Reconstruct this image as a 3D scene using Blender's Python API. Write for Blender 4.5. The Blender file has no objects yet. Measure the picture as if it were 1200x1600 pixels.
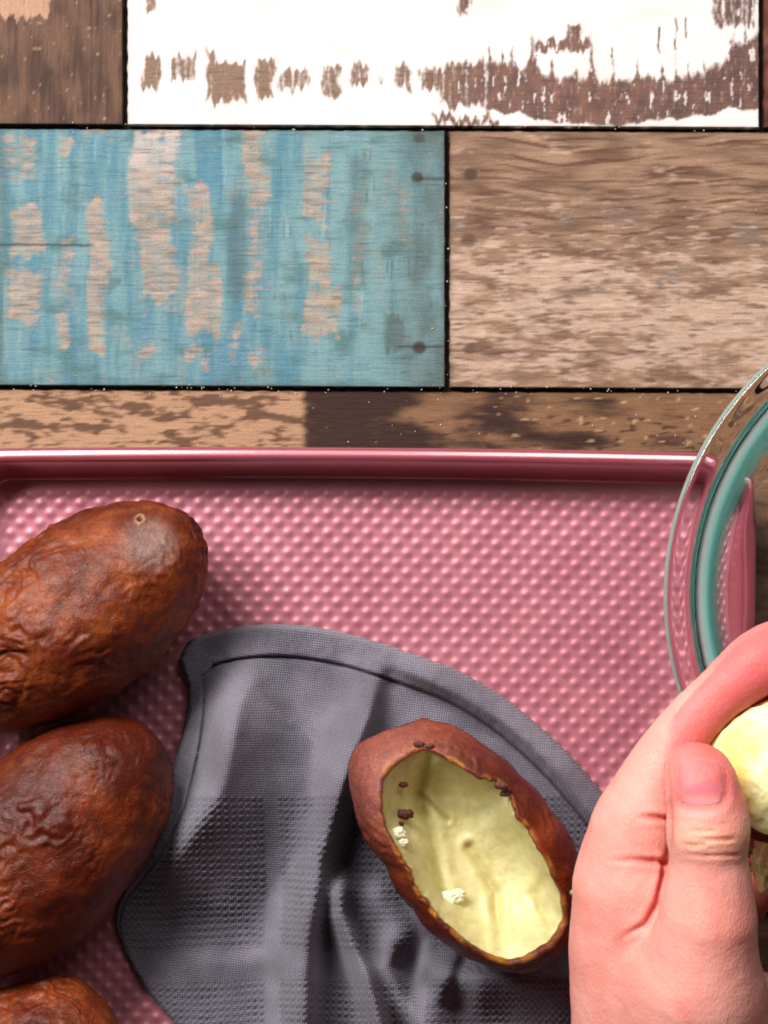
import bpy, math, numpy as np
from mathutils import Vector
sc = bpy.context.scene
COL = sc.collection
S = 0.0002          # metres per photograph pixel at the level of the table
H = 0.70            # camera height above the table
# ------------------------------------------------------------------ camera
cam = bpy.data.cameras.new('camera'); camo = bpy.data.objects.new('camera', cam); COL.objects.link(camo)
camo.location = (0, 0, H); camo.rotation_euler = (0, 0, 0)
cam.sensor_fit = 'HORIZONTAL'; cam.sensor_width = 36; cam.lens = 36*H/(1200*S)
cam.clip_start = 0.02; cam.clip_end = 50
sc.camera = camo
# ------------------------------------------------------------------ light
wd = bpy.data.worlds.new('World'); sc.world = wd; wd.use_nodes = True
bg = wd.node_tree.nodes['Background']
bg.inputs[0].default_value = (1.0, 0.93, 0.90, 1); bg.inputs[1].default_value = 0.03
def area(name, loc, target, sx, sy, power, color):
    l = bpy.data.lights.new(name, 'AREA'); l.shape = 'RECTANGLE'; l.size = sx; l.size_y = sy
    l.energy = power; l.color = color
    o = bpy.data.objects.new(name, l); COL.objects.link(o); o.location = loc
    o.rotation_euler = (Vector(target)-Vector(loc)).to_track_quat('-Z', 'Y').to_euler()
    return o
area('window_light', (-0.60, 0.74, 0.98), (0.02, -0.02, 0), 0.80, 0.40, 32, (1.0, 0.965, 0.93))
area('added_rim_light', (0.34, 0.80, 1.06), (0.04, 0.0, 0), 0.55, 0.42, 4.5, (1.0, 0.965, 0.93))  # added lamp that whitens the tray rim and brightens the right side
sc.view_settings.view_transform = 'Standard'; sc.view_settings.look = 'None'
sc.view_settings.exposure = 0.0; sc.view_settings.gamma = 1.0
sc.cycles.use_denoising = True
sc.cycles.max_bounces = 16; sc.cycles.transmission_bounces = 14; sc.cycles.glossy_bounces = 5
sc.cycles.diffuse_bounces = 4; sc.cycles.caustics_refractive = True; sc.cycles.blur_glossy = 0.5
sc.cycles.filter_width = 1.9

# ------------------------------------------------------------------ helpers
def lin(c):
    c = np.asarray(c, float)/255.0
    return np.where(c <= 0.04045, c/12.92, ((c+0.055)/1.055)**2.4)
def lin4(c): return tuple(lin(c))+(1.0,)
def W(px, py, z=0.0):
    k = S*(H-z)/H
    return np.stack(np.broadcast_arrays((np.asarray(px, float)-600)*k, (800-np.asarray(py, float))*k, z), -1)
rng = np.random.default_rng(5)
_perm = rng.permutation(512).astype(np.int64); _perm = np.concatenate([_perm, _perm, _perm])
_grad = rng.normal(size=(512, 3)); _grad /= np.linalg.norm(_grad, axis=1)[:, None]
def perlin(x, y, z=0.0):
    x, y, z = np.broadcast_arrays(np.asarray(x, float), np.asarray(y, float), np.asarray(z, float))
    xi, yi, zi = np.floor(x).astype(np.int64), np.floor(y).astype(np.int64), np.floor(z).astype(np.int64)
    xf, yf, zf = x-xi, y-yi, z-zi
    f = lambda t: t*t*t*(t*(t*6-15)+10)
    u, v, w = f(xf), f(yf), f(zf)
    def g(dx, dy, dz):
        h = _perm[(_perm[(_perm[(xi+dx) & 511]+yi+dy) & 511]+zi+dz) & 511]
        G = _grad[h & 511]
        return G[..., 0]*(xf-dx)+G[..., 1]*(yf-dy)+G[..., 2]*(zf-dz)
    L = lambda a, b, t: a+(b-a)*t
    return L(L(L(g(0,0,0), g(1,0,0), u), L(g(0,1,0), g(1,1,0), u), v),
             L(L(g(0,0,1), g(1,0,1), u), L(g(0,1,1), g(1,1,1), u), v), w)*1.6
def fbm(x, y, z=0.0, o=4, r=0.5):
    s, a, n = 0, 1, 0
    for i in range(o):
        k = 2.03**i
        s = s+a*perlin(x*k+i*17.3, y*k+i*5.1, z*k+i*9.7); n += a; a *= r
    return s/n
def sm(a, b, x):
    t = np.clip((x-a)/(b-a), 0, 1); return t*t*(3-2*t)
def mix(a, b, t):
    t = np.asarray(t)[..., None]; return np.asarray(a)*(1-t)+np.asarray(b)*t

def mesh(name, V, F, mat, parent=None, colors=None, smooth=True, tri=False):
    V = np.ascontiguousarray(np.asarray(V, np.float32).reshape(-1, 3)); F = np.asarray(F, np.int32)
    n = F.shape[1]
    me = bpy.data.meshes.new(name)
    me.vertices.add(len(V)); me.vertices.foreach_set('co', V.ravel())
    me.loops.add(F.size); me.loops.foreach_set('vertex_index', F.ravel())
    me.polygons.add(len(F)); me.polygons.foreach_set('loop_start', np.arange(0, F.size, n, dtype=np.int32))
    me.polygons.foreach_set('loop_total', np.full(len(F), n, np.int32))
    me.polygons.foreach_set('use_smooth', np.full(len(F), smooth))
    me.update(calc_edges=True)
    if colors is not None:
        for key, arr in colors.items():
            at = me.color_attributes.new(key, 'FLOAT_COLOR', 'POINT')
            a = np.ones((len(V), 4), np.float32); a[:, :3] = np.asarray(arr, np.float32).reshape(len(V), -1)[:, :3]
            at.data.foreach_set('color', a.ravel())
    me.materials.append(mat)
    o = bpy.data.objects.new(name, me); COL.objects.link(o)
    if parent is not None: o.parent = parent
    return o
def gridfaces(nu, nv, wrap_u=False, flip=False):
    """vertex index = i*nv + j, i in nu, j in nv"""
    I = np.arange(nu if wrap_u else nu-1); J = np.arange(nv-1)
    i, j = np.meshgrid(I, J, indexing='ij'); i2 = (i+1) % nu
    F = np.stack([i*nv+j, i2*nv+j, i2*nv+j+1, i*nv+j+1], -1).reshape(-1, 4)
    return F[:, ::-1] if flip else F
def empty(name, loc, label, cat, group=None, kind=None):
    o = bpy.data.objects.new(name, None); o.empty_display_size = 0.01; COL.objects.link(o); o.location = loc
    return tag(o, label, cat, group, kind)
def tag(o, label=None, cat=None, group=None, kind=None):
    if label: o['label'] = label
    if cat: o['category'] = cat
    if group: o['group'] = group
    if kind: o['kind'] = kind
    return o
def reparent(o, root):      # keep geometry given in world coordinates
    o.parent = root; o.matrix_parent_inverse.identity(); o.location = -Vector(root.location); return o

def spline(pts, n):
    """Catmull-Rom resampled by arc length"""
    P = np.array(pts, float); Q = np.vstack([2*P[0]-P[1], P, 2*P[-1]-P[-2]])
    out = []
    for i in range(1, len(Q)-2):
        t = np.linspace(0, 1, 24, endpoint=False)[:, None]
        a, b, c, d = Q[i-1], Q[i], Q[i+1], Q[i+2]
        out.append(0.5*((2*b)+(-a+c)*t+(2*a-5*b+4*c-d)*t*t+(-a+3*b-3*c+d)*t**3))
    out = np.vstack(out+[P[-1:]])
    L = np.r_[0, np.cumsum(np.linalg.norm(np.diff(out, axis=0), axis=1))]
    s = np.linspace(0, L[-1], n)
    return np.stack([np.interp(s, L, out[:, k]) for k in range(P.shape[1])], -1)
def pdist(x, y, pts, closed=False):
    """distance, signed side (+ right of travel on the picture) and position to a polyline"""
    P = np.array(pts, float)
    if closed: P = np.vstack([P, P[:1]])
    best = np.full(np.shape(x), 1e9); side = np.zeros(np.shape(x)); pos = np.zeros(np.shape(x))
    n = len(P)-1
    for i in range(n):
        a, b = P[i], P[i+1]; d = b-a; l2 = (d**2).sum()+1e-12
        t = np.clip(((x-a[0])*d[0]+(y-a[1])*d[1])/l2, 0, 1)
        qx, qy = x-a[0]-t*d[0], y-a[1]-t*d[1]
        dd = np.hypot(qx, qy); m = dd < best
        best = np.where(m, dd, best); side = np.where(m, np.sign(d[0]*qy-d[1]*qx), side); pos = np.where(m, (i+t)/n, pos)
    return best, side, pos

# ------------------------------------------------------------------ materials
class NT:
    def __init__(s, name):
        s.m = bpy.data.materials.new(name); s.m.use_nodes = True; s.t = s.m.node_tree
        s.b = s.t.nodes['Principled BSDF']; s.out = s.t.nodes['Material Output']
    def n(s, typ, **kw):
        nd = s.t.nodes.new(typ)
        for k, v in kw.items():
            if k.startswith('_'): setattr(nd, k[1:], v)
            else: nd.inputs[k.replace('__', ' ')].default_value = v
        return nd
    def l(s, a, b): s.t.links.new(a, b)
    def coord(s, scale=(1, 1, 1), rot=(0, 0, 0)):
        c = s.n('ShaderNodeTexCoord'); mp = s.n('ShaderNodeMapping')
        mp.inputs['Scale'].default_value = scale; mp.inputs['Rotation'].default_value = rot
        s.l(c.outputs['Object'], mp.inputs['Vector']); return mp.outputs['Vector']
    def noise(s, vec, scale, detail=4, rough=0.55, dist=0.0):
        nd = s.n('ShaderNodeTexNoise'); nd.inputs['Scale'].default_value = scale; nd.inputs['Detail'].default_value = detail
        nd.inputs['Roughness'].default_value = rough; nd.inputs['Distortion'].default_value = dist
        if vec is not None: s.l(vec, nd.inputs['Vector'])
        return nd.outputs['Fac']
    def ramp(s, fac, stops):
        r = s.n('ShaderNodeValToRGB'); e = r.color_ramp.elements
        while len(e) < len(stops): e.new(0.5)
        for el, (p, c) in zip(e, stops): el.position = p; el.color = c if len(c) == 4 else tuple(c)+(1,)
        s.l(fac, r.inputs['Fac']); return r.outputs['Color']
    def mixc(s, fac, a, b, mode='MIX'):
        m = s.n('ShaderNodeMix', _data_type='RGBA', _blend_type=mode)
        for sock, v in ((m.inputs['Factor'], fac), (m.inputs[6], a), (m.inputs[7], b)):
            if hasattr(v, 'node'): s.l(v, sock)
            else: sock.default_value = v
        return m.outputs[2]
    def math(s, op, a, b=0.0):
        m = s.n('ShaderNodeMath', _operation=op)
        for sock, v in ((m.inputs[0], a), (m.inputs[1], b)):
            if hasattr(v, 'node'): s.l(v, sock)
            else: sock.default_value = v
        return m.outputs[0]
    def bump(s, h, strength, dist, prev=None):
        b = s.n('ShaderNodeBump'); b.inputs['Strength'].default_value = strength; b.inputs['Distance'].default_value = dist
        s.l(h, b.inputs['Height'])
        if prev is not None: s.l(prev, b.inputs['Normal'])
        return b.outputs['Normal']
    def attr(s, name='col'):
        a = s.n('ShaderNodeAttribute'); a.attribute_name = name; return a
    def set(s, **kw):
        for k, v in kw.items():
            k = k.replace('__', ' ')
            if hasattr(v, 'node'): s.l(v, s.b.inputs[k])
            else: s.b.inputs[k].default_value = v

g4 = lambda v: (v, v, v, 1)
def mat_plank(grain_rot):
    m = NT('weathered_plank'); a = m.attr('col')
    v = m.coord((1, 13, 1)) if not grain_rot else m.coord((13, 1, 1))
    f1 = m.noise(v, 95, 8, 0.66, 0.4); f2 = m.noise(m.coord((1, 1, 1)), 1500, 3, 0.6)
    v3 = m.coord((1, 22, 1)) if not grain_rot else m.coord((22, 1, 1)); f3 = m.noise(v3, 95, 5, 0.6, 0.2)
    k1 = m.ramp(f1, [(0.28, g4(0.66)), (0.47, g4(0.98)), (0.74, g4(1.10))])
    k2 = m.ramp(f2, [(0.35, g4(0.84)), (0.6, g4(1.07))]); k3 = m.ramp(f3, [(0.33, g4(0.62)), (0.40, g4(1.0)), (1.0, g4(1.0))])
    sep = m.n('ShaderNodeSeparateColor'); m.l(a.outputs['Color'], sep.inputs[0])
    pale = m.ramp(sep.outputs[0], [(0.45, g4(1.0)), (0.75, g4(0.12))])
    k13 = m.mixc(1.0, k1, k3, 'MULTIPLY'); k13 = m.mixc(pale, g4(1.0), k13)
    c = m.mixc(1.0, a.outputs['Color'], k13, 'MULTIPLY'); c = m.mixc(m.math('MULTIPLY', pale, 0.9), c, m.mixc(1.0, c, k2, 'MULTIPLY'))
    h = m.math('ADD', f1, m.math('MULTIPLY', f2, 0.4))
    m.set(Base__Color=c, Roughness=0.62, Normal=m.bump(h, 0.5, 0.0004)); m.b.inputs['Specular IOR Level'].default_value = 0.3
    return m.m
M_plank = mat_plank(False); M_plankx = mat_plank(True)

m = NT('joint_dark'); f = m.noise(m.coord(), 900, 4)
m.set(Base__Color=m.ramp(f, [(0.3, lin4((22, 10, 6))), (0.75, lin4((58, 34, 24)))]), Roughness=0.9); M_joint = m.m

m = NT('pink_coated_metal'); f = m.noise(m.coord(), 60, 3)
fine = m.noise(m.coord(), 2600, 3)
m.set(Base__Color=m.ramp(f, [(0.3, lin4((188, 114, 128))), (0.7, lin4((203, 129, 141)))]), Metallic=0.45,
      Roughness=m.ramp(fine, [(0.3, g4(0.44)), (0.7, g4(0.54))]), Normal=m.bump(fine, 0.12, 0.0002))
m.b.inputs['Coat Weight'].default_value = 0.22; m.b.inputs['Coat Roughness'].default_value = 0.36
M_tray = m.m
m = NT('pink_rolled_metal'); f = m.noise(m.coord(), 60, 3)
m.set(Base__Color=m.ramp(f, [(0.3, lin4((168, 68, 86))), (0.7, lin4((180, 80, 96)))]), Metallic=0.3, Roughness=0.35)  # same metal, colour darkened to paint the inner wall's shade
m.b.inputs['Coat Weight'].default_value = 1.0; m.b.inputs['Coat Roughness'].default_value = 0.2; m.b.inputs['Coat IOR'].default_value = 2.5
M_rim = m.m

m = NT('baked_potato_skin'); a = m.attr('col')
f1 = m.noise(m.coord(), 420, 6, 0.62, 0.6); f2 = m.noise(m.coord(), 1700, 4, 0.6)
k = m.ramp(f1, [(0.30, g4(0.74)), (0.5, g4(1.0)), (0.68, (1.2, 1.15, 1.08, 1))])
c = m.mixc(1.0, a.outputs['Color'], k, 'MULTIPLY')
c = m.mixc(1.0, c, m.ramp(f2, [(0.35, g4(0.72)), (0.62, g4(1.15))]), 'MULTIPLY')
nb = m.bump(f1, 0.6, 0.0009); nb = m.bump(f2, 0.55, 0.0003, nb)
m.set(Base__Color=c, Roughness=m.ramp(f1, [(0.3, g4(0.46)), (0.7, g4(0.30))]), Normal=nb)
m.b.inputs['Specular IOR Level'].default_value = 0.38; M_skin = m.m

m = NT('potato_flesh'); a = m.attr('col')
f1 = m.noise(m.coord(), 300, 6, 0.6, 0.3); f2 = m.noise(m.coord(), 1500, 4, 0.6)
c = m.mixc(1.0, a.outputs['Color'], m.ramp(f1, [(0.3, g4(0.86)), (0.65, g4(1.08))]), 'MULTIPLY')
nb = m.bump(f1, 0.18, 0.0009); nb = m.bump(f2, 0.3, 0.00025, nb)
m.set(Base__Color=c, Roughness=0.45, Normal=nb, Subsurface__Weight=0.35, Subsurface__Scale=0.004)
m.b.inputs['Subsurface Radius'].default_value = (1, 0.8, 0.3); M_flesh = m.m

m = NT('fluffy_crumb'); f1 = m.noise(m.coord(), 900, 4)
m.set(Base__Color=m.ramp(f1, [(0.3, lin4((225, 220, 175))), (0.7, lin4((250, 248, 228)))]), Roughness=0.7, Subsurface__Weight=0.3,
      Subsurface__Scale=0.002, Normal=m.bump(f1, 0.5, 0.0005)); M_crumb = m.m

m = NT('charred_skin'); f1 = m.noise(m.coord(), 1200, 4)
m.set(Base__Color=m.ramp(f1, [(0.3, lin4((36, 10, 4))), (0.7, lin4((112, 52, 22)))]), Roughness=0.6, Normal=m.bump(f1, 0.5, 0.0003)); M_char = m.m

m = NT('grey_cotton'); a = m.attr('col')
v = m.coord((1, 1, 1), (0, 0, 0.12))
w1 = m.n('ShaderNodeTexWave', _wave_type='BANDS', _bands_direction='X'); w1.inputs['Scale'].default_value = 430; w1.inputs['Distortion'].default_value = 0.6
w2 = m.n('ShaderNodeTexWave', _wave_type='BANDS', _bands_direction='Y'); w2.inputs['Scale'].default_value = 430; w2.inputs['Distortion'].default_value = 0.6
m.l(v, w1.inputs['Vector']); m.l(v, w2.inputs['Vector'])
wv = m.math('MULTIPLY', w1.outputs['Fac'], w2.outputs['Fac']); f1 = m.noise(m.coord(), 2400, 3, 0.7); f2 = m.noise(m.coord(), 90, 3)
h = m.math('ADD', m.math('MULTIPLY', wv, 1.2), f1)
c = m.mixc(1.0, a.outputs['Color'], m.ramp(f1, [(0.3, g4(0.72)), (0.7, g4(1.25))]), 'MULTIPLY')
c = m.mixc(1.0, c, m.ramp(f2, [(0.3, g4(0.9)), (0.7, g4(1.08))]), 'MULTIPLY')
m.set(Base__Color=c, Roughness=0.9, Normal=m.bump(h, 1.0, 0.00035))
m.b.inputs['Sheen Weight'].default_value = 0.25; m.b.inputs['Sheen Roughness'].default_value = 0.5
m.b.inputs['Specular IOR Level'].default_value = 0.1; M_towel = m.m

m = NT('stitch_thread'); f1 = m.noise(m.coord(), 2000, 2)
m.set(Base__Color=m.ramp(f1, [(0.3, lin4((58, 54, 64))), (0.7, lin4((92, 88, 98)))]), Roughness=0.85); M_thread = m.m

m = NT('human_skin'); a = m.attr('col')
f1 = m.noise(m.coord(), 110, 4, 0.5); f2 = m.noise(m.coord(), 1400, 3, 0.6)
vo = m.n('ShaderNodeTexVoronoi'); vo.inputs['Scale'].default_value = 1500; m.l(m.coord((1, 0.6, 1)), vo.inputs['Vector'])
c = m.mixc(1.0, a.outputs['Color'], m.ramp(f1, [(0.3, (1.02, 0.90, 0.88, 1)), (0.65, (1.0, 1.05, 1.04, 1))]), 'MULTIPLY')
nb = m.bump(vo.outputs['Distance'], 0.35, 0.0003); nb = m.bump(f2, 0.4, 0.0002, nb)
m.set(Base__Color=c, Roughness=0.52, Normal=nb, Subsurface__Weight=0.35, Subsurface__Scale=0.004)
m.b.inputs['Subsurface Radius'].default_value = (1, 0.35, 0.2); m.b.inputs['Specular IOR Level'].default_value = 0.35; M_hand = m.m

m = NT('nail_plate'); a = m.attr('col')
m.set(Base__Color=a.outputs['Color'], Roughness=0.55, Subsurface__Weight=0.5, Subsurface__Scale=0.004,
      Normal=m.bump(m.noise(m.coord((1, .15, 1)), 1800, 2), 0.15, 0.0001)); M_nail = m.m

m = NT('tinted_glass_painted_glow')
m.set(Base__Color=(1, 1, 1, 1), Roughness=m.ramp(m.noise(m.coord(), 80, 2), [(0.3, g4(0.0)), (0.8, g4(0.004))]), IOR=1.47)
m.b.inputs['Transmission Weight'].default_value = 1.0
va = m.n('ShaderNodeVolumeAbsorption'); va.inputs['Color'].default_value = (0.6, 0.95, 0.9, 1); va.inputs['Density'].default_value = 1.0
m.l(va.outputs[0], m.out.inputs['Volume'])
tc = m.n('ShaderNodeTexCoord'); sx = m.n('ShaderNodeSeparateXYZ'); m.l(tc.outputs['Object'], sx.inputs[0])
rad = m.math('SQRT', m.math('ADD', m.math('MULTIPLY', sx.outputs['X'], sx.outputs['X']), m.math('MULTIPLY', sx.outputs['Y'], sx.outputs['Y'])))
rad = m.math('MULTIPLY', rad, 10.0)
glow_mix = m.ramp(rad, [(0.695, g4(0)), (0.735, g4(0.6)), (0.762, g4(0.85)), (0.780, g4(0.6)), (0.790, g4(0.0)), (0.868, g4(0.0)), (0.877, g4(0.55))])  # where the wall's glow and a pale rim edge are painted
glow_col = m.ramp(rad, [(0.70, (.20, .70, .62, 1)), (0.752, (.14, .78, .66, 1)), (0.764, (.45, .96, .88, 1)), (0.780, (.80, .92, .92, 1)), (0.86, (.80, .80, .74, 1))])  # teal glow, whitish highlight and pale edge put in as diffuse colour
df = m.n('ShaderNodeBsdfDiffuse'); m.l(glow_col, df.inputs['Color'])
tl = m.n('ShaderNodeBsdfTranslucent'); m.l(glow_col, tl.inputs['Color'])
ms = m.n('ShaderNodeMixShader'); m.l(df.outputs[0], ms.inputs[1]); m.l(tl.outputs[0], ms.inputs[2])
m2 = m.n('ShaderNodeMixShader'); m.l(glow_mix, m2.inputs[0]); m.l(m.b.outputs[0], m2.inputs[1]); m.l(ms.outputs[0], m2.inputs[2])
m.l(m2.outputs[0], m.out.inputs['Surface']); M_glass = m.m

m = NT('salt_grain'); m.set(Base__Color=m.ramp(m.noise(m.coord(), 800, 2), [(0.3, lin4((225, 205, 190))), (0.7, lin4((252, 246, 238)))]), Roughness=0.5); M_salt = m.m

# ------------------------------------------------------------------ table of painted planks
ROT = math.radians(-0.27)
table = empty('tabletop', (0, 0, -0.008), None, None, kind='structure')
def rot_px(x, y, a=0.0048, cx=600, cy=400):
    return x-(y-cy)*a*-1*-1*0+0*(x), y+(x-cx)*a      # rows sink slightly to the right, joints stay upright
V = []
sub = mesh('joint_bed', [(-0.75, -0.75, 0), (0.75, -0.75, 0), (0.75, 0.75, 0), (-0.75, 0.75, 0)], [(0, 1, 2, 3)], M_joint, smooth=False)
sub.location = (0, 0, 0.0048); sub.parent = table
def plank(x0, x1, y0, y1, colf, step, mat=None, seed=0):
    w = x1-x0; h = y1-y0; stx, sty = step if isinstance(step, tuple) else (step, step)
    xs = np.r_[x0, np.linspace(x0+1.5, x1-1.5, max(2, int(w/stx))), x1]
    ys = np.r_[y0, np.linspace(y0+1.5, y1-1.5, max(2, int(h/sty))), y1]
    X, Y = np.meshgrid(xs, ys, indexing='ij')
    ex = perlin(X*0.02+seed, Y*0.02, 3)*0.8
    Z = np.zeros_like(X); edge = (X == x0) | (X == x1) | (Y == y0) | (Y == y1)
    Z[edge] = -0.0006
    Xr = X+np.where((X == x0) | (X == x1), perlin(Y*0.06, seed, 1)*1.6, 0); Yr = Y+np.where((Y == y0) | (Y == y1), perlin(X*0.05, seed, 2)*1.5, 0)
    Yr = Yr+(X-600)*0.0048
    P = np.stack([(Xr-600)*S, (800-Yr)*S, Z+0.008], -1)
    col = colf(X, Y)
    # darker close to the edge of the board
    d = np.minimum(np.minimum(X-x0, x1-X), np.minimum(Y-y0, y1-Y))
    g = 1-0.45*np.exp(-d/(2.2+2*np.abs(perlin(X*0.03, Y*0.03, seed))))
    col = col*g[..., None]
    nu, nv = X.shape
    # side skirts
    F = gridfaces(nu, nv, flip=True)
    idx = np.arange(nu*nv).reshape(nu, nv)
    loop = np.r_[idx[:, 0], idx[-1, 1:], idx[-2::-1, -1], idx[0, -2:0:-1]]
    V = P.reshape(-1, 3); low = V[loop].copy(); low[:, 2] = 0.0001
    n0 = len(V); V = np.vstack([V, low]); c2 = np.vstack([col.reshape(-1, 3), col.reshape(-1, 3)[loop]*0.5])
    k = np.arange(len(loop)); k2 = (k+1) % len(loop)
    F = np.vstack([F, np.stack([loop[k], n0+k, n0+k2, loop[k2]], -1)])
    o = mesh('plank', V, F, mat or M_plank, table, {'col': c2}, smooth=False)
    return o
def box(X, Y, x0, x1, y0, y1, soft=5, jit=6, sd=0.0, jf=0.07):
    jx = perlin(X*0.015+sd, Y*jf*0.5, sd)*jit; jy = perlin(X*jf*2.2, Y*0.01+sd, sd+4)*jit*1.6
    x = X+jx; y = Y+jy
    return sm(x0-soft, x0+soft, x)*(1-sm(x1-soft, x1+soft, x))*sm(y0-soft, y0+soft, y)*(1-sm(y1-soft, y1+soft, y))
def knots(X, Y, col, pts, c=(52, 34, 28)):
    for (kx, ky, r, s) in pts:
        d = np.hypot(X-kx, (Y-ky)*1.15)
        t = np.clip(1-sm(r*0.55, r, d), 0, 1)*s
        col = mix(col, lin(c), t)
    return col
def white_col(X, Y):
    streak = perlin(X*0.16, Y*0.012, 1.0)+0.6*perlin(X*0.22, Y*0.03, 5)+0.25*perlin(X*0.2, Y*0.2, 9)
    M = np.zeros_like(X)
    for i, (a, b, c, d, s) in enumerate([(220, 251, 88, 140, 1.1), (264, 310, 84, 126, .8), (322, 386, 98, 160, 1.1), (322, 334, 78, 160, 1), (400, 428, 90, 156, 1.15), (430, 482, 110, 145, .75),
            (500, 532, 100, 150, .95), (545, 575, 98, 135, .75), (588, 602, 116, 130, .6), (618, 648, 100, 142, .75), (655, 700, 105, 140, .85),
            (690, 765, 95, 165, .9), (225, 242, -30, 24, .9), (716, 738, -20, 22, .9), (1118, 1180, -20, 40, .8), (676, 780, 181, 196, 1.0)]):
        M = np.maximum(M, s*box(X, Y, a, b, c, d, 8, 8, i*3.7))
    # the long bare stretch on the right
    top = np.interp(X, [740, 770, 800, 860, 930, 1000, 1060, 1100, 1130, 1160, 1190], [120, 96, 104, 118, 130, 122, 122, 112, 92, 66, 48])
    spike = 0
    for (sx, w, hgt) in [(765, 5, 45), (802, 6, 40), (832, 9, 80), (862, 5, 35), (925, 7, 112), (899, 8, 20), (958, 3, 60), (996, 4, 45), (1034, 5, 30), (1056, 3, 55), (1075, 3, 30), (1145, 8, 40)]:
        spike = spike+hgt*np.exp(-((X-sx)/w)**2)
    top0 = top; top = top-.25*spike+perlin(X*0.05, 0, 3)*10+perlin(X*0.2, 0, 5)*4
    bot = np.interp(X, [740, 780, 880, 980, 1040, 1100, 1150, 1190], [170, 172, 192, 194, 184, 178, 166, 170])+perlin(X*0.04, 2, 3)*8
    R = sm(-16, 14, Y-top)*(1-sm(-5, 5, Y-bot))*sm(738, 775, X)
    M = np.maximum(M, R*1.15)
    for (sx, w, hgt) in [(765, 5, 45), (785, 4, 40), (802, 6, 48), (832, 8, 90), (862, 5, 40), (925, 6, 118), (899, 7, 30), (958, 3, 65), (996, 4, 48), (1034, 5, 36), (1056, 3, 60), (1075, 3, 34), (1100, 4, 30), (1145, 8, 44), (1165, 5, 50)]:
        wv_ = w*(.7+.6*perlin(Y*.08, sx, 3))
        M = np.maximum(M, (.80+.35*perlin(X*.1, Y*.06, sx))*np.exp(-((X-sx-3*perlin(Y*.03, sx, 1))/wv_)**2)*sm(-hgt, -hgt*.35, Y-top0)*sm(12, -4, Y-top0))
    M = np.maximum(M, .95*box(X, Y, 836, 922, 62, 80, 5, 8, 55)); M = np.maximum(M, .9*box(X, Y, 884, 906, 38, 78, 5, 5, 57))
    for (a, b, c, d) in [(1028, 1032, 40, 80), (1054, 1058, 26, 78), (1070, 1073, 25, 60), (956, 959, 70, 100)]:
        M = np.maximum(M, .8*box(X, Y, a, b, c, d, 2, 3, a*.1))
    hf = perlin(X*.2, Y*.09, 61)+.6*perlin(X*.23, Y*.18, 62)
    t = sm(0.20, 0.82, M*(0.92+0.34*streak)+0.20*hf*(M > .08))
    wht = mix(lin((238, 227, 222)), lin((226, 210, 204)), sm(-.1, .6, fbm(X*0.006, Y*0.02, 4)))
    wht = mix(wht, lin((206, 178, 166)), 0.55*sm(0.42, 0.75, fbm(X*0.02, Y*0.15, 8)))
    br = mix(lin((112, 66, 46)), lin((80, 36, 24)), sm(-.4, .4, fbm(X*0.05, Y*0.02, 7))+sm(900, 1200, X)*.3)
    br = mix(br, lin((128, 98, 72)), (1-sm(480, 800, X))*.7)
    br = mix(br, lin((170, 130, 110)), .5*sm(.35, .6, perlin(X*.2, Y*.05, 120)+.4*perlin(X*.22, Y*.2, 121)))
    t = t*(1-.75*sm(.45, .62, perlin(X*.15, Y*.03, 125)+.35*perlin(X*.22, Y*.18, 126))*sm(600, 700, X))
    return mix(wht, br, t*0.93)
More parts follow.
